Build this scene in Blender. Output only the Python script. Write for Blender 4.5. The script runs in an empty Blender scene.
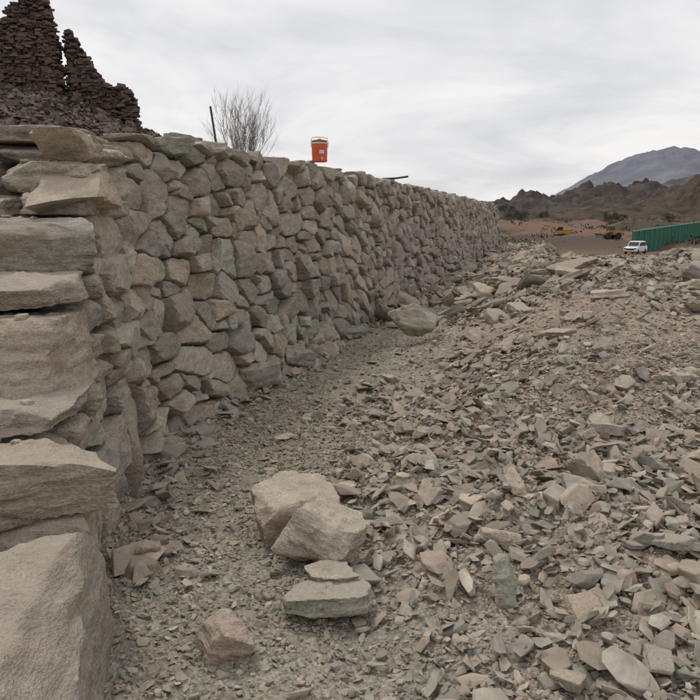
import bpy, bmesh, math, random
import numpy as np
from mathutils import Vector, Matrix
rng = np.random.default_rng(7); random.seed(7)
S = bpy.context.scene
S.view_settings.view_transform='Standard'; S.view_settings.look='None'; S.view_settings.exposure=0
D=bpy.data

# ---------------------------------------------------------------- noise
def _h(ix,iy,iz,seed):
    h=(ix.astype(np.int64)*374761393+iy.astype(np.int64)*668265263+iz.astype(np.int64)*1274126177+seed*974634777)&0xffffffff
    h=((h^(h>>13))*1103515245)&0xffffffff
    h=((h^(h>>16))*2246822519)&0xffffffff
    return ((h^(h>>15))&0xffffff)/float(0xffffff)*2-1
def vnoise(P,seed=0):
    i=np.floor(P); f=P-i; u=f*f*f*(f*(f*6-15)+10)
    ix,iy,iz=i[...,0],i[...,1],i[...,2]; ux,uy,uz=u[...,0],u[...,1],u[...,2]
    r=0
    for a in (0,1):
        for b in (0,1):
            for c in (0,1):
                w=(ux if a else 1-ux)*(uy if b else 1-uy)*(uz if c else 1-uz)
                r=r+w*_h(ix+a,iy+b,iz+c,seed)
    return r
def fbm(P,oct=4,seed=0,gain=.5):
    r=0;a=1
    for k in range(oct):
        r=r+a*vnoise(P*(2.03**k)+k*17.3,seed+k); a*=gain
    return r
def fbm2(x,y,oct=4,seed=0,gain=.5):
    return fbm(np.stack([x,y,np.zeros_like(x)+.37],-1),oct,seed,gain)
def sst(a,b,x):
    t=np.clip((x-a)/(b-a),0,1); return t*t*(3-2*t)

# ---------------------------------------------------------------- mesh accumulator
class Acc:
    def __init__(s): s.v=[];s.f=[];s.t=[];s.l=[];s.n=0
    def add(s,V,F,tint,lc):
        s.v.append(V);s.f.append(F+s.n)
        t=np.broadcast_to(np.asarray(tint,float),(len(V),3)); s.t.append(t); s.l.append(lc); s.n+=len(V)
    def build(s,name,mat,smooth=False,sharp=None):
        V=np.concatenate(s.v).astype(np.float32);F=np.concatenate(s.f).astype(np.int32)
        T=np.concatenate(s.t);L=np.concatenate(s.l).astype(np.float32)
        me=D.meshes.new(name); me.vertices.add(len(V)); me.vertices.foreach_set('co',V.ravel())
        me.loops.add(len(F)*3); me.loops.foreach_set('vertex_index',F.ravel())
        me.polygons.add(len(F)); me.polygons.foreach_set('loop_start',np.arange(0,len(F)*3,3,dtype=np.int32))
        me.update(calc_edges=True)
        a=me.attributes.new('tint','FLOAT_COLOR','POINT'); C=np.ones((len(V),4),np.float32); C[:,:3]=T; a.data.foreach_set('color',C.ravel())
        a=me.attributes.new('lc','FLOAT_VECTOR','POINT'); a.data.foreach_set('vector',L.ravel())
        me.polygons.foreach_set('use_smooth',np.full(len(F),smooth))
        if smooth and sharp: me.set_sharp_from_angle(angle=math.radians(sharp))
        me.validate()
        ob=D.objects.new(name,me); S.collection.objects.link(ob); me.materials.append(mat); return ob

def ico(n):
    bm=bmesh.new(); bmesh.ops.create_icosphere(bm,subdivisions=n,radius=1)
    V=np.array([v.co[:] for v in bm.verts]);F=np.array([[v.index for v in f.verts] for f in bm.faces]);bm.free(); return V,F
ICO={n:ico(n) for n in (3,4,5)}

def poly_rock(planes,ext,lod,seed,p=16,rough=.012,layer=.012):
    """closed chiselled stone: radial support of a convex set of planes (n,c)"""
    V,F=ICO[lod]; d=V*ext; d=d/np.linalg.norm(d,axis=1)[:,None]
    N=np.array([q[0] for q in planes],float);c=np.array([q[1] for q in planes],float)
    l=np.linalg.norm(N,axis=1);N=N/l[:,None]
    k=np.clip(d@N.T,0,None)/c
    km=k.max(1)
    r=1./(km*((k/km[:,None])**p).sum(1)**(1./p))
    P=d*r[:,None]
    o=seed*3.17
    rg=np.abs(vnoise(P*9+o,4))+.5*np.abs(vnoise(P*19+o,6))          # creased, broken faces
    P=P+d*((.35-rg)*rough*1.5+fbm(P*4+o,2,1)*rough*1.2)[:,None]
    q=P*np.array([3,3,26.])+o
    vn=vnoise(q,5)
    P=P+d*(np.sign(vn)*np.abs(vn)**.45*layer)[:,None]
    P=P+d*(fbm(P*26+o,2,3)[:,None]*rough*.35)
    return P,F

def rotm(yaw,tx=0,ty=0):
    return np.array((Matrix.Rotation(yaw,3,'Z')@Matrix.Rotation(tx,3,'X')@Matrix.Rotation(ty,3,'Y')))

def box_planes(ext,r,jit=.22,cham=5):
    pl=[]
    for ax in range(3):
        for sg in (-1,1):
            n=r.normal(0,jit*.5,3); n[ax]=0
            n=n*ext[ax]/np.array(ext)*.6; n=np.clip(n,-.5,.5); n[ax]=sg
            pl.append((n,ext[ax]*r.uniform(.86,1.0)))
    for k in range(cham):
        n=r.normal(0,1,3)/np.array(ext); n/=np.linalg.norm(n)
        sup=np.sum(np.abs(n)*np.array(ext)); pl.append((n,sup*r.uniform(.6,.85)))
    return pl
def add_block(acc,c,ext,yaw=0,tx=0,ty=0,lod=4,seed=0,tint=(.3,.27,.22),jit=.22,cham=5,rough=.012,layer=.012,p=40):
    r=np.random.default_rng(seed+1000)
    P,F=poly_rock(box_planes(ext,r,jit,cham),ext,lod,seed,p,rough,layer)
    lc=P+r.uniform(0,50,3)
    acc.add(P@rotm(yaw,tx,ty).T+np.array(c),F,tint,lc)

# ---------------------------------------------------------------- node helpers
def newmat(name):
    m=D.materials.new(name); m.use_nodes=True; nt=m.node_tree; b=nt.nodes['Principled BSDF']
    b.inputs['Roughness'].default_value=.95; b.inputs['Specular IOR Level'].default_value=.12
    return m,nt,b
def noise(nt,vec,scale,detail=3,rough=.6,dist=0):
    n=nt.nodes.new('ShaderNodeTexNoise'); n.inputs['Scale'].default_value=scale;n.inputs['Detail'].default_value=detail
    n.inputs['Roughness'].default_value=rough; n.inputs['Distortion'].default_value=dist
    if vec is not None: nt.links.new(vec,n.inputs['Vector'])
    return n.outputs['Fac']
def maprange(nt,v,a,b,c,d):
    n=nt.nodes.new('ShaderNodeMapRange'); nt.links.new(v,n.inputs[0])
    for i,x in enumerate((a,b,c,d)): n.inputs[i+1].default_value=x
    return n.outputs[0]
def mth(nt,op,a,b=None):
    n=nt.nodes.new('ShaderNodeMath'); n.operation=op
    for i,x in enumerate((a,b)):
        if x is None: continue
        if isinstance(x,(int,float)): n.inputs[i].default_value=x
        else: nt.links.new(x,n.inputs[i])
    return n.outputs[0]
def vscale(nt,col,fac):
    n=nt.nodes.new('ShaderNodeVectorMath'); n.operation='SCALE'; nt.links.new(col,n.inputs[0]); nt.links.new(fac,n.inputs['Scale']); return n.outputs[0]
def mix(nt,fac,a,b):
    n=nt.nodes.new('ShaderNodeMix'); n.data_type='RGBA'
    if isinstance(fac,(int,float)): n.inputs[0].default_value=fac
    else: nt.links.new(fac,n.inputs[0])
    for i,x in ((6,a),(7,b)):
        if isinstance(x,tuple): n.inputs[i].default_value=(*x,1)
        else: nt.links.new(x,n.inputs[i])
    return n.outputs[2]
def attr(nt,name,out):
    n=nt.nodes.new('ShaderNodeAttribute'); n.attribute_name=name; return n.outputs[out]
def bump(nt,b,h,dist,strength=1.):
    n=nt.nodes.new('ShaderNodeBump'); n.inputs['Distance'].default_value=dist;n.inputs['Strength'].default_value=strength
    nt.links.new(h,n.inputs['Height']); nt.links.new(n.outputs[0],b.inputs['Normal'])

def rock_mat(name,dust=.5,dustcol=(.43,.37,.295),bscale=1.,contrast=1.,stain=.45,simple=False):
    m,nt,b=newmat(name)
    t=attr(nt,'tint','Color'); lc=attr(nt,'lc','Vector')
    mp=nt.nodes.new('ShaderNodeMapping'); mp.inputs['Scale'].default_value=(1,1,3.2); nt.links.new(lc,mp.inputs[0])
    st=noise(nt,mp.outputs[0],9,4 if not simple else 3,.74)
    f=maprange(nt,st,.3,.7,1-.30*contrast,1+.26*contrast)
    if not simple:
        fi=noise(nt,lc,75,2,.7); f=mth(nt,'MULTIPLY',f,maprange(nt,fi,.3,.7,.76,1.24))
    c=vscale(nt,t,f)
    if stain:
        bl=noise(nt,lc,3.5,2,.55); c=mix(nt,maprange(nt,bl,.55,.68,0,stain),c,(.24,.18,.125))
    g=nt.nodes.new('ShaderNodeNewGeometry'); sp=nt.nodes.new('ShaderNodeSeparateXYZ'); nt.links.new(g.outputs['Normal'],sp.inputs[0])
    du=mth(nt,'MULTIPLY',maprange(nt,sp.outputs[2],.15,.95,0,dust),maprange(nt,st,.35,.6,1,.3))
    c=mix(nt,du,c,dustcol)
    nt.links.new(c,b.inputs['Base Color'])
    h=st if simple else mth(nt,'ADD',mth(nt,'MULTIPLY',st,1.3),mth(nt,'MULTIPLY',fi,.35))
    bump(nt,b,h,.022*bscale,.9)
    return m
M_wall=rock_mat('wall_stone',stain=.3,dust=.65)
M_big=rock_mat('big_stone',dust=.6,contrast=1.1)
M_chip=rock_mat('rubble_stone',dust=.22,bscale=.5,contrast=1.1,stain=0,simple=True)
M_ruin=rock_mat('ruin_stone',dust=.05,dustcol=(.2,.16,.13),bscale=1.5,stain=0,simple=True)

# ---------------------------------------------------------------- site layout (metres, camera stands at x=0,y=0)
def xb(y):  # foot of the wall in plan
    y=np.asarray(y,float)
    return np.interp(y,[1.2,1.7,2.24,3.3,4.07,5.2,6.2,7.2,11.9,37.,60.],[-.64,-.72,-.86,-1.24,-1.38,-1.48,-1.24,-.95,.42,7.95,14.9])
WALL_TOP=2.46; BAT=.14
ROWS=[(-.2,.50,1.55),(.49,.77,2.52),(.76,.88,2.95),(.87,1.24,3.2),(1.23,1.39,3.48),(1.38,1.71,3.9),(1.70,1.84,4.22),(1.83,2.06,4.52),(2.05,2.20,4.80)]
def rampz(y):
    return np.interp(y,[0,1.7,2.5,2.95,3.25,3.95,4.5,4.9,5.2],[-.1,.2,.40,.6,.75,1.3,1.8,2.1,2.26])
def ground(x,y):
    x=np.asarray(x,float);y=np.asarray(y,float)
    d=x-xb(y)
    yf=.13+.87*sst(2,11.5,y)
    z=.98*yf*sst(.7,4.2,d)
    z+=.32*sst(8,30,y)*(1-sst(1,4,d))*.9
    z-=.17*np.exp(-((x-.385*y)/.7)**2)*sst(8,11,y)
    drop=sst(13.5,26,y)*sst(1.5,6,d)+sst(9,16,d)*sst(0,12,y)
    drop=np.clip(np.maximum(drop,sst(38,52,y)),0,1)
    near=1-drop
    lump=.11*fbm2(x*.9,y*.9,3,11)*sst(.3,2,d)+.17*fbm2(x*.45+5,y*.45,2,31)*sst(1.5,4,d)*sst(4,9,y)
    z=z+lump+.018*fbm2(x*5,y*5,3,12)
    mound=np.abs(fbm2(x*.045,y*.03,4,14))
    right=1-sst(.44,.5,x/np.maximum(y,1.))*(1-sst(210,260,y))
    far=-3.3+1.3*fbm2(x*.02,y*.02,4,14)*sst(60,140,y)*right+3.0*mound*sst(125,200,y)*right*(1-sst(500,900,y))+sst(170,420,y)*3.0
    z=z*near+far*drop
    H=np.where(y<5.2,rampz(y)-.12,WALL_TOP-.12)
    back=sst(.30,.42,-d-.35*np.clip(H/2.46,0,1)+.08)*(1-sst(37,50,y))
    hill=np.clip(7.3-.47*(x+13.2),0,12)*np.exp(-((y-36)/13.)**2)
    hill=np.where(x<-13.2,np.clip(7.3+.12*(-13.2-x),0,11)*np.exp(-((y-36)/13.)**2),hill)
    ter=np.maximum(H+.04*fbm2(x*2,y*2,3,15),hill+.3*fbm2(x*.8,y*.8,4,16))
    ter=np.where(y<9,H+.03*fbm2(x*2,y*2,3,15),ter)
    return z*(1-back)+ter*back

def axis(a,b,step,lo,hi,g):
    c=list(np.arange(a,b,step)); s=step;v=c[-1]
    while v<hi: s*=g;v+=s;c.append(v)
    s=step;v=c[0];L=[]
    while v>lo: s*=g;v-=s;L.append(v)
    return np.array(L[::-1]+c)
gx=axis(-3,9,.06,-5000,5000,1.045); gy=axis(.8,15,.06,-60,6000,1.035)
X,Y=np.meshgrid(gx,gy); Z=ground(X,Y)
nx,ny=len(gx),len(gy)
idx=np.arange(nx*ny).reshape(ny,nx)
Q=np.stack([idx[:-1,:-1],idx[:-1,1:],idx[1:,1:],idx[1:,:-1]],-1).reshape(-1,4)
F=np.concatenate([Q[:,[0,1,2]],Q[:,[0,2,3]]])
P=np.stack([X,Y,Z],-1).reshape(-1,3)
px,py=P[:,0],P[:,1]; dd=px-xb(py)
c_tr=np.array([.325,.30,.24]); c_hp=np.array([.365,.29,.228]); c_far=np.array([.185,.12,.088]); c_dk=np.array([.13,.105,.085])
w=sst(1.2,2.6,dd+.5*fbm2(px*.8,py*.8,3,40))[:,None]
col=c_tr*(1-w)+c_hp*w
w=sst(18,45,py)[:,None]; col=col*(1-w)+c_far*w
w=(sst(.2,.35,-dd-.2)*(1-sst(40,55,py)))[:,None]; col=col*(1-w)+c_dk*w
w=(sst(90,190,py)*sst(-.55,.1,fbm2(px*.03,py*.035,4,44)))[:,None]; col=col*(1-w)+np.array([.075,.062,.048])*w
m,nt,b=newmat('ground_soil')
tc=nt.nodes.new('ShaderNodeTexCoord').outputs['Object']; t=attr(nt,'tint','Color')
f=mth(nt,'MULTIPLY',maprange(nt,noise(nt,tc,1.6,4,.7),.3,.7,.76,1.22),maprange(nt,noise(nt,tc,45,3,.75),.3,.7,.66,1.3))
vo=nt.nodes.new('ShaderNodeTexVoronoi'); vo.inputs['Scale'].default_value=60; nt.links.new(tc,vo.inputs['Vector'])
sepc=nt.nodes.new('ShaderNodeSeparateColor'); nt.links.new(vo.outputs['Color'],sepc.inputs[0])
f=mth(nt,'MULTIPLY',f,maprange(nt,sepc.outputs[0],0,1,.78,1.2))
nt.links.new(vscale(nt,t,f),b.inputs['Base Color'])
h=mth(nt,'ADD',mth(nt,'MULTIPLY',vo.outputs['Distance'],-1.2),noise(nt,tc,18,4,.75))
bump(nt,b,h,.02,.8)
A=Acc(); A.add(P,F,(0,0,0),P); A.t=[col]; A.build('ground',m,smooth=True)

# ---------------------------------------------------------------- dry-stone wall
def stone_tint(r,y=10,warm=0.):
    base=np.array([.35,.315,.26]); v=r.uniform(.74,1.2)
    k=r.random()
    if k<.14+warm: base=np.array([.375,.315,.24])
    elif k<.36: base=np.array([.325,.295,.255])
    elif k<.44: base=np.array([.315,.305,.245])
    f=sst(7,16,np.array(float(y))); base=base*(1-f*.6)+np.array([.35,.305,.27])*f*.6
    return base*v
ty=np.linspace(4.75,36.6,1500); txx=xb(ty); sl=np.concatenate([[0],np.cumsum(np.hypot(np.diff(ty),np.diff(txx)))])
Lw=sl[-1]
sites=[]
r=np.random.default_rng(3)
rowh=.185
nrow=int(2.85/rowh)
for k in range(nrow):
    s=r.uniform(-.3,0)
    while s<Lw+.3:
        wd=r.choice([.15,.24,.36,.50,.66],p=[.2,.28,.26,.17,.09])*(1+.1*(k<3))
        sites.append((s+wd/2+r.normal(0,.04),-.12+(k+.5)*rowh+r.normal(0,.062),wd))
        s+=wd
sites=np.array(sites)
th=fbm2(sites[:,0]*.45,sites[:,1]*.8,2,77)*.75*sst(0,6,sites[:,0])+r.normal(0,.24,len(sites))
asp=np.clip(1.8+.6*fbm2(sites[:,0]*.6+9,sites[:,1]*.9,2,78)+r.normal(0,.3,len(sites)),1.,2.8)
def metric(t,a):
    c_,s_=math.cos(t),math.sin(t); R=np.array([[c_,s_],[-s_,c_]]); return R.T@np.diag([1.,a*a])@R
Ms=np.array([metric(t,a) for t,a in zip(th,asp)])
wts=(sites[:,2]-.3)*.12+r.normal(0,.014,len(sites))
def clip(poly,n,c):
    out=[]
    for i in range(len(poly)):
        a=poly[i];b_=poly[(i+1)%len(poly)];da=n@a-c;db=n@b_-c
        if da<=0: out.append(a)
        if (da<0<db) or (db<0<da): out.append(a+(b_-a)*(da/(da-db)))
    return out
acc=Acc()
for i in range(len(sites)):
    p=sites[i,:2]
    if p[1]>WALL_TOP+.06: continue
    dv=sites[:,:2]-p; near=np.where((np.abs(dv[:,0])<.9)&(np.abs(dv[:,1])<.6))[0]
    poly=[p+np.array(q) for q in((-.5,-.4),(.5,-.4),(.5,.4),(-.5,.4))]; pls=[]
    for j in near:
        if j==i: continue
        if sites[j,1]>WALL_TOP+.06: continue
        Mij=(Ms[i]+Ms[j])/2; q=sites[j,:2]
        n=2*Mij@(q-p); c=q@Mij@q-p@Mij@p+wts[i]-wts[j]
        l=np.linalg.norm(n);n=n/l;c=c/l
        if n@p>=c-.02: c=float(n@p)+.02
        poly2=clip(poly,n,c)
        if len(poly2)<3: continue
        poly=poly2; pls.append((n,c))
    top=(WALL_TOP-.2*(p[0]<.7)-.07*(.7<=p[0]<1.6))+.05*fbm2(np.array(p[0]*1.3),np.array(0.),3,90)+r.uniform(-.05,.03)
    poly=clip(poly,np.array([0,1.]),top); pls.append((np.array([0,1.]),top))
    if len(poly)<3: continue
    pg=np.array(poly); cen=pg.mean(0); w2,h2=np.ptp(pg,axis=0)/2
    if w2<.025 or h2<.02: continue
    gap=r.uniform(.001,.011)
    bulge=r.uniform(.06,.14)
    planes=[]
    for n,c in pls:
        c2=c-n@cen-gap
        if c2<.012: c2=.012
        if np.max(pg@n)-c< -.06: continue
        tap=r.uniform(-.03,.2)
        planes.append((np.array([n[0],tap,n[1]]),c2))
    for k in range(r.integers(1,4)):
        planes.append((np.array([r.normal(0,.2),1,r.normal(0,.2)]),bulge*r.uniform(.85,1.1)))
    for k in range(6):
        n=np.array([r.normal(0,1)/w2,r.uniform(.3,1)/.12,r.normal(0,1)/h2]); n/=np.linalg.norm(n)
        planes.append((n,(abs(n[0])*w2+abs(n[1])*bulge+abs(n[2])*h2)*r.uniform(.68,.92)))
    planes.append((np.array([0,-1,0]),.22))
    s_,t_=cen; yw=np.interp(s_,sl,ty); xw=np.interp(s_,sl,txx)
    if s_<-.05: continue
    tan=np.array([np.interp(s_+.2,sl,txx)-np.interp(s_-.2,sl,txx),np.interp(s_+.2,sl,ty)-np.interp(s_-.2,sl,ty),0]);tan/=np.linalg.norm(tan)
    up=np.array([-tan[1]*BAT,tan[0]*BAT,1]);up/=np.linalg.norm(up); out=np.cross(tan,up)
    lod=4 if yw<10 else 3
    P,Fi=poly_rock(planes,(w2,.16,h2),lod,i,p=60,rough=.011,layer=.004)
    z0=.32*float(sst(8,30,np.array(yw)))*.9*(1-t_/2.46)
    org=np.array([xw,yw,z0])+up*t_+out*r.normal(-.03,.034)
    W=org+P[:,[0]]*tan+P[:,[1]]*out+P[:,[2]]*up
    a=th[i]+r.normal(0,.3); ca,sa=math.cos(a),math.sin(a)
    lc=np.stack([P[:,0]*ca-P[:,2]*sa,P[:,1],P[:,0]*sa+P[:,2]*ca],1)+r.uniform(0,60,3)
    acc.add(W,Fi,stone_tint(r,yw,.08 if yw<7.5 else 0),lc)
for k in range(80):   # flat coping pieces
    s_=r.uniform(1.6,Lw); yw=np.interp(s_,sl,ty);xw=np.interp(s_,sl,txx)
    e=np.array([r.uniform(.10,.2),r.uniform(.10,.16),r.uniform(.02,.05)])
    add_block(acc,(xw-BAT*2.4-r.uniform(.16,.34),yw,WALL_TOP-.015+r.uniform(-.02,.015)),e,yaw=r.uniform(0,3.1),tx=r.normal(0,.08),ty=r.normal(0,.08),lod=3,seed=5000+k,tint=stone_tint(r,yw))
acc.build('dry_stone_wall',M_wall,smooth=True,sharp=32)

# ---------------------------------------------------------------- stepped end of the wall: big blocks
acc=Acc(); r=np.random.default_rng(24); sd=0
def bigtint(r):
    b_=[np.array([.375,.315,.25]),np.array([.35,.31,.25]),np.array([.335,.295,.245]),np.array([.31,.285,.24])][r.integers(0,4)]
    return b_*r.uniform(.85,1.12)
for k,(z0,z1,yf) in enumerate(ROWS):
    zc=(z0+z1)/2;hh=(z1-z0)/2
    edge=lambda y:float(xb(y))-.10*max(zc,0)
    dep0=[.50,.30,.26,.30,.28,.30,.26,.28,.30][k]
    yc=yf+dep0; slope=-(edge(yc+.3)-edge(yc-.3))/.6
    x=edge(yc); first=True
    while x>-4.6:
        w_=(r.uniform(.52,.66) if first else r.uniform(.4,.8)) if hh>.1 else r.uniform(.4,.7)
        dp=dep0+.03+(0 if first else r.uniform(0,.08))
        sd+=1
        add_block(acc,(x-w_/2,yf+dp+r.normal(0,.03),zc+r.normal(0,.012)),(w_/2*1.03,dp,hh*1.07),yaw=(slope*.9 if first else 0)+r.normal(0,.06),tx=r.normal(.02,.03),ty=r.normal(0,.04),
                  lod=5 if x>-2.2 else 4,seed=sd+40,tint=bigtint(r),jit=.45,cham=9,rough=.018,layer=.010,p=60)
        x-=w_; first=False
    y=yf+dep0*2+.02
    while y<5.15:
        l_=min(r.uniform(.26,.5),5.3-y+.1); sd+=1
        parts=1 if hh<.13 or r.random()<.35 else 2
        zz=z0
        for q in range(parts):
            hq=(z1-z0)/parts
            ye=y+l_/2
            ang=math.atan2(float(xb(ye+.2)-xb(ye-.2)),.4)
            add_block(acc,(edge(ye)-.17+r.normal(0,.02),ye,zz+hq/2),(.19,l_/2*1.02,hq/2*1.05),yaw=-ang+r.normal(0,.08),tx=r.normal(0,.06),ty=r.normal(0,.05),
                      lod=4,seed=sd*7+q,tint=bigtint(r)*.92,jit=.4,cham=8,rough=.014,layer=.006,p=60)
            zz+=hq
        y+=l_
add_block(acc,(-2.22,5.22,2.26),(.42,.40,.065),yaw=.08,tx=.02,ty=.02,lod=5,seed=61,tint=(.34,.30,.245),jit=.4,cham=8,rough=.016,layer=.01,p=60)
add_block(acc,(-3.1,5.3,2.26),(.46,.40,.06),yaw=-.05,tx=.02,ty=-.03,lod=4,seed=62,tint=(.32,.29,.24),jit=.4,cham=8,rough=.016,layer=.01,p=60)
add_block(acc,(-4.0,5.3,2.25),(.46,.40,.06),yaw=.05,tx=.02,ty=-.03,lod=4,seed=63,tint=(.34,.30,.24),jit=.4,cham=8,rough=.016,layer=.01,p=60)
for k in range(40):
    j=r.integers(1,9); z1=ROWS[j-1][1]; yf=ROWS[j][2]
    yy=yf-r.uniform(.04,.2); e=np.array([r.uniform(.015,.05),r.uniform(.015,.035),r.uniform(.006,.016)])
    add_block(acc,(float(xb(yy))-.2-r.uniform(.02,1.2),yy,z1+.004),e,yaw=r.uniform(0,3),lod=3,seed=900+k,tint=bigtint(r),rough=.004,layer=.002,cham=9,p=60)
acc.build('stepped_stone_buttress',M_big,smooth=True,sharp=35)

# ---------------------------------------------------------------- boulders
def single(name,c,ext,yaw,tx,ty,seed,tint,mat=M_big,lod=5,jit=.4,cham=10,rough=.016,layer=.005,p=60):
    a=Acc(); add_block(a,c,ext,yaw,tx,ty,lod,seed,tint,jit,cham,rough,layer,p); return a.build(name,mat,smooth=True,sharp=35)
single('boulder',(-.33,3.66,.13),(.23,.20,.16),.3,.12,.1,11,(.42,.35,.275))
single('boulder',(-.13,3.28,.13),(.20,.17,.16),-.35,-.25,.3,52,(.40,.345,.275))
single('stone_slab',(-.10,3.02,.075),(.125,.10,.035),.2,.05,.05,13,(.32,.295,.235))
single('stone_slab',(-.11,2.86,.045),(.20,.11,.045),.08,-.05,.04,14,(.30,.285,.23),layer=.012)
single('boulder',(-.50,2.52,.06),(.10,.09,.075),.5,.2,.3,15,(.37,.29,.235))
single('boulder',(-1.02,3.28,.05),(.07,.05,.05),.2,0,.1,16,(.34,.26,.20))
single('stone_slab',(.83,9.0,.42),(.28,.10,.19),.15,-.55,.3,17,(.35,.325,.265))
single('boulder',(-.93,6.95,.12),(.24,.15,.14),.3,.1,-.2,18,(.33,.30,.25))
single('boulder',(-.62,8.0,.12),(.20,.14,.12),.6,.1,.2,19,(.33,.295,.25))
single('stone_slab',(.66,2.78,.16),(.05,.022,.10),.5,-.6,.35,20,(.275,.275,.22))

# ---------------------------------------------------------------- rubble
def chip_variant(seed,bev=.06):
    r=np.random.default_rng(seed); n=r.integers(4,8); el=r.uniform(.38,.9); tk=r.uniform(.10,.45)
    ang=np.sort((np.arange(n)+r.uniform(-.38,.38,n))/n*2*math.pi)
    pts=[]
    sh=r.normal(0,.14,2)
    for sgn,sc in((-1,r.uniform(.75,1.05)),(1,r.uniform(.65,1.05))):
        tl=r.normal(0,.13,2)
        for a in ang:
            q=r.uniform(.75,1.05)*sc; x,y=math.cos(a)*q+sh[0]*sgn,math.sin(a)*q*el+sh[1]*sgn
            pts.append((x,y,sgn*tk/2+tl[0]*x+tl[1]*y))
    bm=bmesh.new(); [bm.verts.new(p) for p in pts]
    bmesh.ops.convex_hull(bm,input=bm.verts)
    bmesh.ops.delete(bm,geom=[v for v in bm.verts if not v.link_faces],context='VERTS')
    bmesh.ops.dissolve_limit(bm,angle_limit=math.radians(9),verts=bm.verts[:],edges=bm.edges[:])
    if bev: bmesh.ops.bevel(bm,geom=bm.edges[:],offset=bev,segments=1,affect='EDGES',clamp_overlap=True)
    bmesh.ops.triangulate(bm,faces=bm.faces[:]); bm.verts.index_update()
    V=np.array([v.co[:] for v in bm.verts]);F=np.array([[v.index for v in f.verts] for f in bm.faces]); bm.free()
    if bev: V=V+ .022*np.stack([vnoise(V*5+seed,k) for k in(1,2,3)],1)
    return V,F
VH=[chip_variant(100+i,.035) for i in range(56)]
VL=[chip_variant(200+i,0) for i in range(30)]
def scatter(acc,x,y,size,tilt,lift,variants,r,tintf):
    n=len(x); z=ground(x,y); e=.06
    nxn=-(ground(x+e,y)-ground(x-e,y))/(2*e); nyn=-(ground(x,y+e)-ground(x,y-e))/(2*e)
    nxn=np.clip(nxn,-1,1);nyn=np.clip(nyn,-1,1)
    up=np.stack([nxn+r.normal(0,1,n)*tilt,nyn+r.normal(0,1,n)*tilt,np.ones(n)],1); up/=np.linalg.norm(up,axis=1)[:,None]
    a=r.uniform(0,2*math.pi,n); t0=np.stack([np.cos(a),np.sin(a),np.zeros(n)],1)
    t0-=up*(t0*up).sum(1)[:,None]; t0/=np.linalg.norm(t0,axis=1)[:,None]; t1=np.cross(up,t0)
    vi=r.integers(0,len(variants),n); T=tintf(x,y,n,r)
    thick=r.uniform(.7,1.6,n)
    for k,(V,F) in enumerate(variants):
        I=np.where(vi==k)[0]
        if not len(I): continue
        L=V[None]*size[I][:,None,None]; L[:,:,2]*=thick[I][:,None]
        W=L[:,:,[0]]*t0[I][:,None]+L[:,:,[1]]*t1[I][:,None]+L[:,:,[2]]*up[I][:,None]
        W+=np.stack([x[I],y[I],z[I]+lift[I]],1)[:,None]
        FF=(F[None]+(np.arange(len(I))*len(V))[:,None,None]).reshape(-1,3)
        lc=(L+r.uniform(0,60,(len(I),1,3))).reshape(-1,3)
        acc.v.append(W.reshape(-1,3));acc.f.append(FF+acc.n);acc.t.append(np.repeat(T[I],len(V),0));acc.l.append(lc);acc.n+=len(I)*len(V)
PAL=np.array([[.345,.295,.232],[.385,.32,.25],[.325,.30,.247],[.295,.27,.23],[.345,.27,.215],[.28,.275,.22],[.41,.36,.285]])
def tint_rub(x,y,n,r):
    return PAL[r.choice(7,n,p=[.24,.18,.19,.15,.12,.06,.06])]*r.uniform(.68,1.16,n)[:,None]
def heapw(x,y):
    d=x-xb(y); return sst(.75,1.9,d+.35*fbm2(x*1.1,y*1.1,3,55)-.12*np.clip(y-3,0,6)*.6+.5*sst(3.2,1.8,y)*1.0)
def sandy(x,y):  # patches of bare reddish soil on the heap
    return np.clip(sst(.1,.55,fbm2(x*.5+3.3,y*.45,3,61)+.8*np.exp(-((x-2.6)/.9)**2-((y-7.6)/2.2)**2)+.5*np.exp(-((x-2.0)/.6)**2-((y-5.2)/.8)**2)),0,1)
r=np.random.default_rng(5); acc=Acc()
def pts(n,x0,x1,y0,y1,yp=1.):
    y=y0+(y1-y0)*r.random(n)**yp; x=r.uniform(x0,x1,n)
    k=(x>xb(y)-.02)&(x<.62*y+1.2)&(x<12); return x[k],y[k]
def size_ln(n,med,sg,lo,hi): return np.clip(med*np.exp(r.normal(0,sg,n)),lo,hi)
x,y=pts(32000,-1,7,1.3,7,1.0); k=r.random(len(x))<heapw(x,y)*(1-.75*sandy(x,y)); x,y=x[k],y[k]; n=len(x)
s_=size_ln(n,.028,.55,.010,.11); scatter(acc,x,y,s_,.45,r.uniform(-.012,.045,n),VH,r,tint_rub)
x,y=pts(4200,-1,6,1.3,4.8); k=r.random(len(x))<heapw(x,y)*sst(-.45,.25,fbm2(x*1.3,y*1.3,2,66)); x,y=x[k],y[k]; n=len(x)
s_=size_ln(n,.046,.5,.02,.14); scatter(acc,x,y,s_,.48,r.uniform(.0,.06,n),VH,r,tint_rub)
x,y=pts(2200,-1,8,1.3,8); k=r.random(len(x))<heapw(x,y)*(1-.8*sandy(x,y)); x,y=x[k],y[k]; n=len(x)
s_=size_ln(n,.068,.38,.04,.16); scatter(acc,x,y,s_,.38,r.uniform(.0,.05,n),VH,r,tint_rub)
x,y=pts(34000,-1,12,7,16); k=r.random(len(x))<heapw(x,y)*(1-.8*sandy(x,y)); x,y=x[k],y[k]; n=len(x)
s_=size_ln(n,.042,.55,.018,.22); scatter(acc,x,y,s_,.4,r.uniform(-.015,.05,n),VL,r,tint_rub)
x,y=pts(46000,-1.5,4,1.3,6.5); n=len(x); scatter(acc,x,y,size_ln(n,.012,.45,.005,.032),.4,r.uniform(-.003,.012,n),VL,r,tint_rub)
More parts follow.
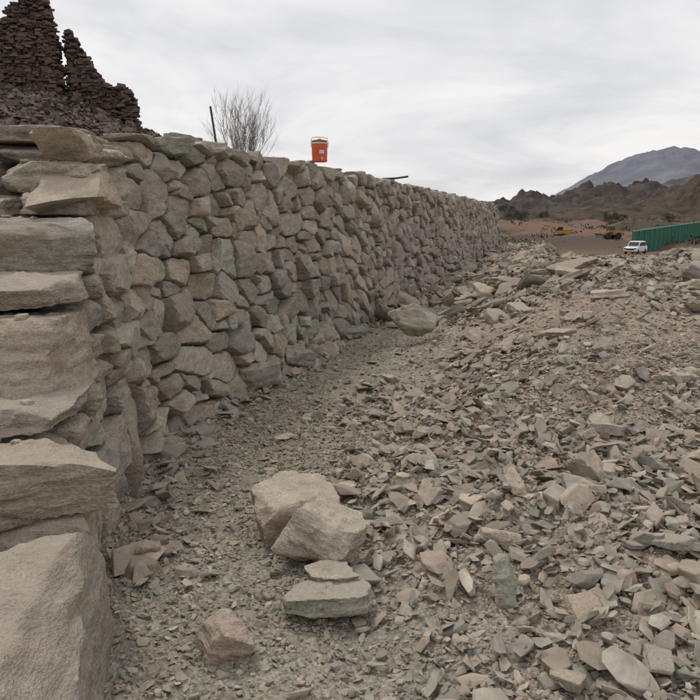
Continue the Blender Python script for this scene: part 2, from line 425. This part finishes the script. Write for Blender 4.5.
x,y=pts(16000,-1.5,8,6,13); n=len(x); scatter(acc,x,y,size_ln(n,.02,.4,.01,.05),.4,r.uniform(-.003,.006,n),VL,r,tint_rub)
x,y=pts(1500,-1.5,2,1.6,9); n=len(x); scatter(acc,x,y,size_ln(n,.032,.4,.015,.08),.3,r.uniform(0,.01,n),VH,r,tint_rub)
y=r.uniform(3,36,1500); x=xb(y)+np.abs(r.normal(.1,.22,1500))+.02; n=len(x); scatter(acc,x,y,size_ln(n,.055,.5,.025,.18),.4,r.uniform(0,.04,n),VH,r,tint_rub)
y=r.uniform(13,40,9000); x=xb(y)+r.uniform(0,9,9000); n=len(x); scatter(acc,x,y,size_ln(n,.10,.5,.04,.38),.4,r.uniform(0,.08,n),VL,r,tint_rub)
acc.build('stone_rubble',M_chip)
acc=Acc(); r=np.random.default_rng(9)
spots=[(3.3,9.5,.24),(3.3,10.4,.28),(4.9,9.6,.36),(5.3,9.9,.34),(5.6,10.6,.30),(5.2,8.8,.26),(3.6,11.2,.36),(3.8,11.9,.38),(3.5,12.4,.36),(2.9,11.5,.28),(2.3,9.2,.26),(1.9,9.0,.24),(2.1,7.0,.16),(1.75,4.6,.12),(1.3,3.6,.1),(2.5,5.3,.12),(5.9,11.4,.3),(6.4,12.2,.3),(3.2,14.5,.35),(1.6,11,.2),(1.2,12.5,.22),(2.2,13.5,.3),(4.5,7.4,.2),(3.7,6.4,.15),(2.9,3.9,.1),(1.0,2.7,.09),(1.15,2.35,.08),(.35,2.15,.08),(.75,3.3,.1),(.25,4.5,.08),(.9,5.2,.1),(1.5,3.0,.11),(2.0,3.5,.13),(.8,2.3,.07),(3.1,8.4,.2),(4.2,8.6,.24)]
for k,(x,y,s_) in enumerate(spots):
    e=(s_,s_*r.uniform(.5,.8),s_*r.uniform(.2,.36)); z=float(ground(x,y))
    add_block(acc,(x,y,z+e[2]*.5+(.03 if y<5 else 0)),e,yaw=r.uniform(0,3.1),tx=r.normal(0,.2),ty=r.normal(0,.2),lod=4,seed=700+k,tint=tint_rub(0,0,1,r)[0]*1.1,jit=.4,cham=8,p=50,rough=.012 if s_>.15 else .007,layer=.01 if s_>.15 else .004)
for k in range(150):
    y=r.uniform(10,34); x=float(xb(y))+abs(r.normal(.3,1.1))+.1 if r.random()<.6 else float(xb(y))+r.uniform(1,6); s_=r.uniform(.10,.36)
    if x>.345*y and y<20: continue
    e=(s_,s_*r.uniform(.5,.8),s_*r.uniform(.2,.4)); z=float(ground(x,y))
    add_block(acc,(x,y,z+e[2]*.6+.02),e,yaw=r.uniform(0,3.1),tx=r.normal(0,.25),ty=r.normal(0,.3),lod=3,seed=1700+k,tint=tint_rub(0,0,1,r)[0]*.98,jit=.4,cham=8,p=50)
acc.build('loose_stone_slabs',M_big,smooth=True,sharp=35)

# ---------------------------------------------------------------- ruined fort on the hill
def inpoly(x,z,pg):
    c=False;j=len(pg)-1
    for i in range(len(pg)):
        if (pg[i][1]>z)!=(pg[j][1]>z) and x<(pg[j][0]-pg[i][0])*(z-pg[i][1])/(pg[j][1]-pg[i][1])+pg[i][0]: c=not c
        j=i
    return c
def block_variant(seed):
    r=np.random.default_rng(seed); bm=bmesh.new()
    for a in(-1,1):
        for b_ in(-1,1):
            for c in(-1,1):
                for q in range(2): bm.verts.new(np.array([a,b_,c])*r.uniform(.6,1.05,3))
    bmesh.ops.convex_hull(bm,input=bm.verts)
    bmesh.ops.delete(bm,geom=[v for v in bm.verts if not v.link_faces],context='VERTS')
    bmesh.ops.triangulate(bm,faces=bm.faces[:]); bm.verts.index_update()
    V=np.array([v.co[:] for v in bm.verts]);F=np.array([[v.index for v in f.verts] for f in bm.faces]); bm.free(); return V,F
VB=[block_variant(i) for i in range(24)]
def ruin(name,prof,y0,thick,seed):
    k_=y0/35
    pg=[((a-350)*.0472*k_,(11.7-.0447*b_-1.7)*k_+1.7) for a,b_ in prof]
    r=np.random.default_rng(seed); A=Acc(); xs=[q[0] for q in pg];zs=[q[1] for q in pg]
    z=min(zs)
    while z<max(zs)+.1:
        h=r.uniform(.07,.14)
        nl=int(thick/.35)
        for l in range(nl):
            x=min(xs)+r.uniform(-.3,0)
            while x<max(xs)+.2:
                w_=r.uniform(.10,.34)
                q=fbm2(np.array((x+w_/2)*2.),np.array(z*2.),2,seed+60)*.15
                xq=x+w_/2+r.normal(0,.04)+l*.08
                if inpoly(xq,z+h/2+r.normal(0,.05)+float(q)+.06*l,pg) and r.random()>.05:
                    V,F=VB[r.integers(0,24)]
                    P=V*np.array([w_*.56,.2,h*.62])*r.uniform(.8,1.25); P=P@rotm(r.normal(0,.25),r.normal(0,.12),r.normal(0,.14)).T
                    lcq=P+r.uniform(0,50,3)
                    P=P+np.array([x+w_/2,y0+l*.35+r.normal(0,.06),z+h/2+r.normal(0,.015)])
                    A.add(P,F,np.array([.125,.092,.073])*r.uniform(.5,1.45),lcq)
                x+=w_
        z+=h
    A.build(name,M_ruin)
ruin('ruined_stone_tower',[(-75,150),(-75,48),(-32,44),(-12,36),(-6,28),(3,24),(7,15),(12,12),(15,5),(26,4),(29,0),(31,-6),(48,-6),(53,10),(55,40),(58,60),(61,85),(63,150)],35,1.4,1)
ruin('ruined_stone_tower',[(67,150),(66,66),(66,48),(69,35),(74,34),(80,45),(88,60),(95,74),(105,83),(120,86),(130,94),(134,112),(136,150)],35.5,1.2,2)
acc=Acc(); r=np.random.default_rng(31)
n=11000; x=r.uniform(-24,-6,n); y=r.uniform(20,38,n)
scatter(acc,x,y,size_ln(n,.12,.5,.05,.35),.5,r.uniform(0,.1,n),VL,r,lambda x,y,n,r:np.array([[.125,.10,.08]])*r.uniform(.55,1.5,n)[:,None])
acc.build('hillside_rubble',M_ruin)

# ---------------------------------------------------------------- simple material + primitive helpers
def plain(name,col,rough=.5,metal=0,var=.15,sc=8):
    m,nt,b=newmat(name); tc=nt.nodes.new('ShaderNodeTexCoord').outputs['Object']
    f=maprange(nt,noise(nt,tc,sc,4,.6),.3,.7,1-var,1+var)
    rgb=nt.nodes.new('ShaderNodeRGB'); rgb.outputs[0].default_value=(*col,1)
    nt.links.new(vscale(nt,rgb.outputs[0],f),b.inputs['Base Color']); b.inputs['Roughness'].default_value=rough; b.inputs['Metallic'].default_value=metal
    b.inputs['Specular IOR Level'].default_value=.4; return m
def mesh_ob(name,bm,mat,parent=None,loc=(0,0,0),rot=(0,0,0),smooth=False):
    me=D.meshes.new(name); bm.to_mesh(me); bm.free(); ob=D.objects.new(name,me); S.collection.objects.link(ob)
    me.materials.append(mat); ob.location=loc; ob.rotation_euler=rot
    if smooth:
        me.polygons.foreach_set('use_smooth',[True]*len(me.polygons)); me.set_sharp_from_angle(angle=math.radians(35))
    if parent: ob.parent=parent
    return ob
def empty(name,loc,rz=0,sc=1):
    e=D.objects.new(name,None); S.collection.objects.link(e); e.location=loc; e.rotation_euler=(0,0,rz); e.scale=(sc,)*3; return e
def lathe(prof,n=40):
    bm=bmesh.new(); rings=[]
    for rr,z in prof: rings.append([bm.verts.new((rr*math.cos(a*2*math.pi/n),rr*math.sin(a*2*math.pi/n),z)) for a in range(n)])
    for a,b_ in zip(rings,rings[1:]):
        for i in range(n): bm.faces.new((a[i],a[(i+1)%n],b_[(i+1)%n],b_[i]))
    bm.faces.new(rings[0][::-1]); bm.faces.new(rings[-1]); return bm
def tube(bm,pts_,rad,n=6):
    rings=[]
    for i,p in enumerate(pts_):
        p=Vector(p); d=(Vector(pts_[min(i+1,len(pts_)-1)])-Vector(pts_[max(i-1,0)])).normalized()
        a=d.orthogonal().normalized(); b_=d.cross(a); rr=rad[i] if hasattr(rad,'__len__') else rad
        rings.append([bm.verts.new(p+(a*math.cos(k*2*math.pi/n)+b_*math.sin(k*2*math.pi/n))*rr) for k in range(n)])
    for a,b_ in zip(rings,rings[1:]):
        for i in range(n): bm.faces.new((a[i],a[(i+1)%n],b_[(i+1)%n],b_[i]))
    bm.faces.new(rings[0][::-1]); bm.faces.new(rings[-1])
def bx(c,s_,bev=.03,taper=None):
    bm=bmesh.new(); bmesh.ops.create_cube(bm,size=1)
    for v in bm.verts:
        v.co=Vector((v.co.x*s_[0],v.co.y*s_[1],v.co.z*s_[2]))
        if taper and v.co.z>0: v.co.x*=taper[0]; v.co.y*=taper[1]
        v.co+=Vector(c)
    if bev: bmesh.ops.bevel(bm,geom=bm.edges[:],offset=bev,segments=2,affect='EDGES')
    return bm
def extr(prof,y0,y1,bev=.03):
    bm=bmesh.new(); a=[bm.verts.new((x,y0,z)) for x,z in prof]; f=bm.faces.new(a)
    q=bmesh.ops.extrude_face_region(bm,geom=[f])
    for v in q['geom']:
        if isinstance(v,bmesh.types.BMVert): v.co.y=y1
    bmesh.ops.recalc_face_normals(bm,faces=bm.faces[:])
    if bev: bmesh.ops.bevel(bm,geom=bm.edges[:],offset=bev,segments=1,affect='EDGES')
    return bm

# water cooler
M_or=plain('cooler_orange',(.58,.095,.03),.5); M_wh=plain('cooler_white',(.62,.60,.56),.5); M_dk=plain('dark_plastic',(.03,.03,.035),.5); M_rd=plain('cooler_red',(.33,.035,.02),.45)
e=empty('water_cooler',(-.42,10.0,WALL_TOP+.015),.3,.98)
mesh_ob('body',lathe([(.098,0),(.106,.004),(.108,.02),(.109,.03),(.105,.036),(.109,.12),(.111,.20),(.111,.235),(.107,.24)]),M_or,e,smooth=True)
mesh_ob('rim',lathe([(.110,.241),(.115,.245),(.115,.258),(.110,.262)]),M_wh,e,smooth=True)
mesh_ob('lid',lathe([(.108,.263),(.112,.268),(.108,.290),(.075,.298),(.03,.301),(.028,.313)]),M_rd,e,smooth=True)
bm=bmesh.new(); tube(bm,[(-.122,0,.20),(-.126,0,.27),(-.11,0,.325),(-.05,0,.338),(.05,0,.338),(.11,0,.325),(.126,0,.27),(.122,0,.20)],.006,8); mesh_ob('handle',bm,M_wh,e,smooth=True)
bm=bmesh.new(); tube(bm,[(0,-.10,.045),(0,-.135,.045)],.012,10); tube(bm,[(0,-.13,.055),(0,-.132,.02)],.008,8); mesh_ob('spigot',bm,M_wh,e,smooth=True)
mesh_ob('label',bx((0,-.1095,.13),(.07,.008,.05),.002),M_wh,e)

bm=bmesh.new(); tube(bm,[(0,0,-.3),(-.03,0,.25),(-.085,0,.68)],[.014,.014,.013],10)
mesh_ob('steel_post',bm,plain('post_green',(.035,.06,.05),.6),loc=(-1.63,9.0,2.38),smooth=True)
bm=bmesh.new(); tube(bm,[(-.28,0,0),(0,.02,.015),(.25,0,.05)],.02,8)
mesh_ob('iron_pipe',bm,M_dk,loc=(.95,14.8,WALL_TOP+.05),smooth=True)

# bare bush
bm=bmesh.new(); r=np.random.default_rng(77)
def twig(p,d,L,rad,depth):
    pts_=[p];q=np.array(p,float);dd_=np.array(d,float)
    for k in range(4):
        dd_=dd_+r.normal(0,.10,3)+np.array([0,0,.08]); dd_/=np.linalg.norm(dd_); q=q+dd_*L/4; pts_.append(tuple(q))
    tube(bm,pts_,[rad*(1-.17*k) for k in range(5)],4 if depth<2 else 3)
    if depth<3:
        for k in range(5 if depth==0 else 4):
            i=r.integers(1,5); nd=dd_+r.normal(0,.30,3); nd[2]=abs(nd[2])+.25; nd/=np.linalg.norm(nd)
            twig(pts_[i],nd,L*r.uniform(.45,.7),rad*.55,depth+1)
for k in range(18):
    a=r.uniform(0,2*math.pi); sp=r.uniform(.05,.36); twig((math.cos(a)*.12,math.sin(a)*.12,0),(math.cos(a)*sp,math.sin(a)*sp,1),r.uniform(.6,.8),.009,0)
mesh_ob('bare_shrub',bm,plain('twig_bark',(.26,.22,.19),.9),loc=(-1.85,12.0,2.33))

# ---------------------------------------------------------------- vehicles on the plain
M_y=plain('machine_yellow',(.42,.20,.035),.6,var=.25,sc=2); M_tr=plain('rubber_track',(.03,.028,.025),.8); M_gl=plain('dark_glass',(.02,.025,.03),.15); M_wp=plain('white_paint',(.7,.7,.7),.3,var=.05)
M_st=plain('steel_grey',(.14,.13,.12),.5)
def excavator(loc,rz,sc=1.):
    e=empty('excavator',loc,rz,sc)
    for s_ in(-1,1):
        mesh_ob('track',extr([(-2,.25),(-1.7,0),(1.7,0),(2,.25),(2.05,.6),(1.75,.9),(-1.75,.9),(-2.05,.6)],s_*1.0-.28,s_*1.0+.28,.04),M_tr,e)
    mesh_ob('undercarriage',bx((0,0,.75),(2,1.3,.5)),M_st,e)
    mesh_ob('engine_housing',extr([(-2.4,1.05),(.9,1.05),(.9,1.6),(-.4,1.75),(-.6,2.2),(-2.2,2.15),(-2.5,1.8)],-1.25,1.25,.06),M_y,e)
    mesh_ob('cab',extr([(-.35,1.7),(1.15,1.3),(1.3,2.1),(1.0,2.95),(-.3,2.95)],.25,1.2,.05),M_y,e)
    mesh_ob('cab_window',extr([(-.2,2.0),(1.22,1.8),(1.33,2.15),(1.03,2.82),(-.15,2.82)],.2,1.24,.02),M_gl,e)
    mesh_ob('boom',extr([(.6,1.4),(1.0,1.3),(2.2,2.5),(4.2,2.9),(4.9,2.5),(4.9,2.8),(4.2,3.3),(1.9,3.0)],-.45,-.05,.03),M_y,e)
    mesh_ob('stick',extr([(4.5,3.0),(5.1,2.9),(5.3,1.0),(5.0,.9)],-.4,-.1,.03),M_y,e)
    mesh_ob('bucket',extr([(4.8,1.1),(5.4,1.1),(5.5,.5),(4.9,.05),(4.2,.2),(4.7,.6)],-.7,.2,.03),M_st,e)
    bm=bmesh.new(); tube(bm,[(1.1,-.5,1.7),(2.4,-.5,2.7)],.09,8); tube(bm,[(3,-.25,3.2),(4.7,-.25,3.3)],.08,8); mesh_ob('hydraulic_cylinders',bm,M_st,e)
def loader(loc,rz):
    e=empty('wheel_loader',loc,rz)
    for a in(-1.5,1.5):
        for s_ in(-1,1):
            bm=lathe([(.3,-.28),(.75,-.28),(.8,-.2),(.8,.2),(.75,.28),(.3,.28)],20); mesh_ob('wheel',bm,M_tr,e,loc=(a,s_*1.05,.8),rot=(math.pi/2,0,0))
    mesh_ob('engine_housing',extr([(-2.8,1.0),(-.2,1.0),(-.2,2.1),(-2.5,1.95),(-2.8,1.6)],-.9,.9,.06),M_y,e)
    mesh_ob('front_frame',bx((1.0,0,1.1),(2.2,.9,.7)),M_y,e)
    mesh_ob('cab',bx((-.1,0,2.45),(1.4,1.4,1.6),.06,(.85,.85)),M_y,e); mesh_ob('cab_window',bx((-.1,0,2.55),(1.44,1.44,1.0),.03,(.88,.88)),M_gl,e)
    for s_ in(-.5,.5): mesh_ob('lift_arm',extr([(.4,1.9),(.7,2.1),(3.0,1.0),(3.1,.6),(2.7,.6)],s_-.1,s_+.1,.02),M_y,e)
    mesh_ob('bucket',extr([(2.9,.2),(4.0,.15),(3.3,.5),(3.2,1.1),(3.6,1.4),(3.0,1.4),(2.8,.8)],-1.35,1.35,.03),M_st,e)
def car(loc,rz):
    e=empty('parked_car',loc,rz)
    mesh_ob('body',extr([(-2.3,.35),(2.3,.35),(2.4,.6),(2.3,.95),(1.2,1.08),(-2.2,1.1),(-2.4,.9)],-.9,.9,.07),M_wp,e,smooth=True)
    mesh_ob('cabin',extr([(-2.1,1.08),(1.15,1.06),(.45,1.72),(.2,1.78),(-1.7,1.78),(-1.95,1.65)],-.78,.78,.07),M_wp,e,smooth=True)
    mesh_ob('side_windows',extr([(-1.9,1.14),(.9,1.12),(.4,1.62),(-1.75,1.64)],-.8,.8,.01),M_gl,e)
    mesh_ob('windscreen',extr([(.98,1.16),(1.10,1.16),(.53,1.68),(.42,1.68)],-.68,.68,.005),M_gl,e)
    mesh_ob('rear_window',extr([(-2.09,1.2),(-2.0,1.2),(-1.9,1.65),(-1.99,1.62)],-.66,.66,.005),M_gl,e)
    mesh_ob('grille',bx((2.38,0,.72),(.06,1.1,.2),.01),M_dk,e)
    for s_ in(-1,1): mesh_ob('headlight',bx((2.33,s_*.7,.8),(.12,.28,.16),.02),M_gl,e)
    for a in(-1.45,1.5):
        for s_ in(-1,1): mesh_ob('wheel',lathe([(.1,-.12),(.3,-.12),(.36,-.08),(.36,.08),(.3,.12),(.1,.12)],20),M_tr,e,loc=(a,s_*.82,.36),rot=(math.pi/2,0,0))
gz=lambda x,y:float(ground(x,y))
excavator((56.0,188,gz(56.0,188)),math.radians(170))
loader((60.5,165,gz(60.5,165)),math.radians(200))
car((40.4,100,gz(40.4,100)),math.radians(-130))

# green corrugated site fence
M_gr=plain('green_sheet',(.012,.11,.07),.6,var=.15,sc=.6); M_gp=plain('green_trim',(.03,.20,.13),.5)
e=empty('green_site_fence',(0,0,0)); x0,y0,x1,y1=43.0,108,100,200; n=420
bm=bmesh.new(); L=math.hypot(x1-x0,y1-y0); tx_,ty_=(x1-x0)/L,(y1-y0)/L; prev=None
for i in range(n+1):
    t=i/n; o=.05*(1 if (i//2)%2 else -1); x=x0+(x1-x0)*t+ty_*o; y=y0+(y1-y0)*t-tx_*o; zt=-.20+1.2*t
    a=bm.verts.new((x,y,-6.)); b_=bm.verts.new((x,y,zt))
    if prev: bm.faces.new((prev[0],a,b_,prev[1]))
    prev=(a,b_)
mesh_ob('corrugated_panels',bm,M_gr,e)
bm=bmesh.new(); tube(bm,[(x0,y0,-.18),(x1,y1,1.02)],.14,8)
for i in range(22):
    t=i/21; tube(bm,[(x0+(x1-x0)*t+.15,y0+(y1-y0)*t-.12,-5),(x0+(x1-x0)*t+.15,y0+(y1-y0)*t-.12,-.15+1.2*t)],.07,6)
mesh_ob('posts_and_rail',bm,M_gp,e)

# ---------------------------------------------------------------- hills, mountains
def ridge(name,y0,depth,prof,rough,freq,cols,seed,base,nx=420,ny=70):
    xs=np.linspace(prof[0][0],prof[-1][0],nx); tt=np.linspace(-1,1,ny)
    X,T=np.meshgrid(xs,tt); Yy=y0+T*depth
    H=np.interp(X,[p[0] for p in prof],[p[1] for p in prof])
    nn=fbm2(X*freq,Yy*freq,6,seed,.55); rid=1-np.abs(fbm2(X*freq*1.3+7,Yy*freq*1.3,5,seed+9,.55))
    Z=base+(H*(1+rough*nn*.5)+H*rough*(rid-.8)*.8)*np.clip(1-np.abs(T)**1.4,0,1)-.02*H
    P=np.stack([X,Yy,Z],-1).reshape(-1,3); I=np.arange(nx*ny).reshape(ny,nx)
    Q=np.stack([I[:-1,:-1],I[:-1,1:],I[1:,1:],I[1:,:-1]],-1).reshape(-1,4); F=np.concatenate([Q[:,[0,1,2]],Q[:,[0,2,3]]])
    m,nt,b=newmat(name+'_rock'); tc=nt.nodes.new('ShaderNodeTexCoord').outputs['Object']
    c=mix(nt,maprange(nt,noise(nt,tc,freq*3,5,.65),.38,.62,0,1),cols[0],cols[1]); nt.links.new(c,b.inputs['Base Color'])
    b.inputs['Specular IOR Level'].default_value=0
    A=Acc();A.add(P,F,(1,1,1),P);A.build(name,m,smooth=False)
ridge('mountain',3000,900,[(-2600,60),(-1200,120),(-200,90),(500,60),(850,95),(940,140),(1040,195),(1120,235),(1200,262),(1330,270),(1440,278),(1560,295),(1800,340),(2100,300),(2700,200),(3600,120)],.22,.0024,((.215,.22,.245),(.16,.165,.195)),3,-3)  # aerial haze put into the base colours as pale blue-grey
ridge('mountain',1900,500,[(100,20),(500,40),(700,75),(800,100),(900,130),(1000,150),(1150,150),(1500,170),(2000,120),(2600,60)],.28,.004,((.14,.135,.145),(.095,.092,.10)),8,-3)  # nearer range: weaker distance haze, also tinted into the rock colours
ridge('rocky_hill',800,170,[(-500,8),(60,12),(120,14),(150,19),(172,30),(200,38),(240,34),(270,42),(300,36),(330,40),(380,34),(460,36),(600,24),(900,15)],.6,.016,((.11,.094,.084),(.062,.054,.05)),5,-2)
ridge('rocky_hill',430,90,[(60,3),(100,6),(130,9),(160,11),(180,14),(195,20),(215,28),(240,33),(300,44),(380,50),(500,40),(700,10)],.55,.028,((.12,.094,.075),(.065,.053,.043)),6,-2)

# ---------------------------------------------------------------- distant trees and scrub
M_lf=plain('acacia_leaf',(.05,.055,.032),.8,var=.4,sc=3); M_bk=plain('acacia_bark',(.09,.07,.055),.9)
def tree(x,y,H,seed):
    r=np.random.default_rng(seed); e=empty('acacia_tree',(x,y,gz(x,y)-.1))
    bm=bmesh.new(); tips=[]; tube(bm,[(0,0,0),(.1,0,H*.2),(0,.1,H*.38)],[.2,.15,.12],7)
    for k in range(8):
        a=k*.8+r.uniform(0,.5); rr=H*r.uniform(.2,.5); p=(math.cos(a)*rr,math.sin(a)*rr,H*r.uniform(.6,.9)); tube(bm,[(0,.1,H*.3),(p[0]*.45,p[1]*.45,H*.55),p],[.09,.06,.02],5); tips.append(p)
    mesh_ob('trunk',bm,M_bk,e)
    bm=bmesh.new()
    for p in tips:
        for c in range(4):
            q=np.array(p)+r.normal(0,H*.09,3)
            for k in range(40):
                o=q+r.normal(0,1,3)*H*np.array([.08,.08,.05]); u=r.normal(0,1,3);u/=np.linalg.norm(u);v=np.cross(u,r.normal(0,1,3));v/=np.linalg.norm(v); s_=H*.022
                bm.faces.new([bm.verts.new(o+u*s_),bm.verts.new(o+v*s_),bm.verts.new(o-u*s_),bm.verts.new(o-v*s_)])
    mesh_ob('foliage',bm,M_lf,e)
for i,(x,y,h) in enumerate([(57,250,6),(63,285,7),(72,300,6),(104,285,6.5),(110,290,5.5),(84,310,5.5),(128,285,5)]): tree(x,y,h,300+i)
bm=bmesh.new(); r=np.random.default_rng(12)
for c in range(900):
    y=r.uniform(130,480); x=y*r.uniform(.19,.55); h=r.uniform(.4,1.9)*(.5+.5*y/300); z=gz(x,y)
    if y<215 and .28<x/y<.42 and r.random()<.75: continue
    for k in range(16):
        o=np.array([x,y,z+h*.35])+r.normal(0,1,3)*h*np.array([.8,.8,.22]); u=r.normal(0,1,3);u/=np.linalg.norm(u);v=np.cross(u,r.normal(0,1,3));v/=np.linalg.norm(v); s_=h*.19
        bm.faces.new([bm.verts.new(o+u*s_),bm.verts.new(o+v*s_),bm.verts.new(o-u*s_),bm.verts.new(o-v*s_)])
mesh_ob('desert_scrub',bm,M_lf)

# ---------------------------------------------------------------- light
W=D.worlds.new('World'); S.world=W; W.use_nodes=True; nt=W.node_tree; bg=nt.nodes['Background']
SUN_EL,SUN_AZ=58,-35
sky=nt.nodes.new('ShaderNodeTexSky'); sky.sky_type='NISHITA'; sky.sun_disc=False; sky.sun_elevation=math.radians(SUN_EL); sky.sun_rotation=math.radians(SUN_AZ); sky.dust_density=3
tc=nt.nodes.new('ShaderNodeTexCoord').outputs['Generated']
sp=nt.nodes.new('ShaderNodeSeparateXYZ'); nt.links.new(tc,sp.inputs[0])
zc=mth(nt,'ADD',mth(nt,'MAXIMUM',sp.outputs[2],0.),.22)
cb=nt.nodes.new('ShaderNodeCombineXYZ'); nt.links.new(mth(nt,'DIVIDE',sp.outputs[0],zc),cb.inputs[0]); nt.links.new(mth(nt,'DIVIDE',sp.outputs[1],zc),cb.inputs[1])
cl=maprange(nt,noise(nt,cb.outputs[0],1.1,6,.58,.4),.36,.62,0,1)
cc=mix(nt,cl,(6.1,6.15,6.5),(8.6,8.45,8.35))
cc=mix(nt,.93,sky.outputs[0],cc)
nt.links.new(cc,bg.inputs['Color']); bg.inputs['Strength'].default_value=.112
W.cycles.sampling_method='MANUAL'; W.cycles.sample_map_resolution=256
sl_=D.lights.new('sun','SUN'); sl_.energy=1.5; sl_.angle=math.radians(12); sl_.color=(1,.95,.88)
so=D.objects.new('sun',sl_); S.collection.objects.link(so)
dv=Vector((math.sin(math.radians(SUN_AZ))*math.cos(math.radians(SUN_EL)),math.cos(math.radians(SUN_AZ))*math.cos(math.radians(SUN_EL)),math.sin(math.radians(SUN_EL))))
so.rotation_euler=dv.to_track_quat('Z','Y').to_euler()

cam=D.cameras.new('camera'); cam.sensor_width=36; cam.lens=36; cam.clip_start=.05; cam.clip_end=12000
co=D.objects.new('camera',cam); S.collection.objects.link(co); co.location=(0,0,1.7); co.rotation_euler=(math.radians(90-10.6),0,0); S.camera=co
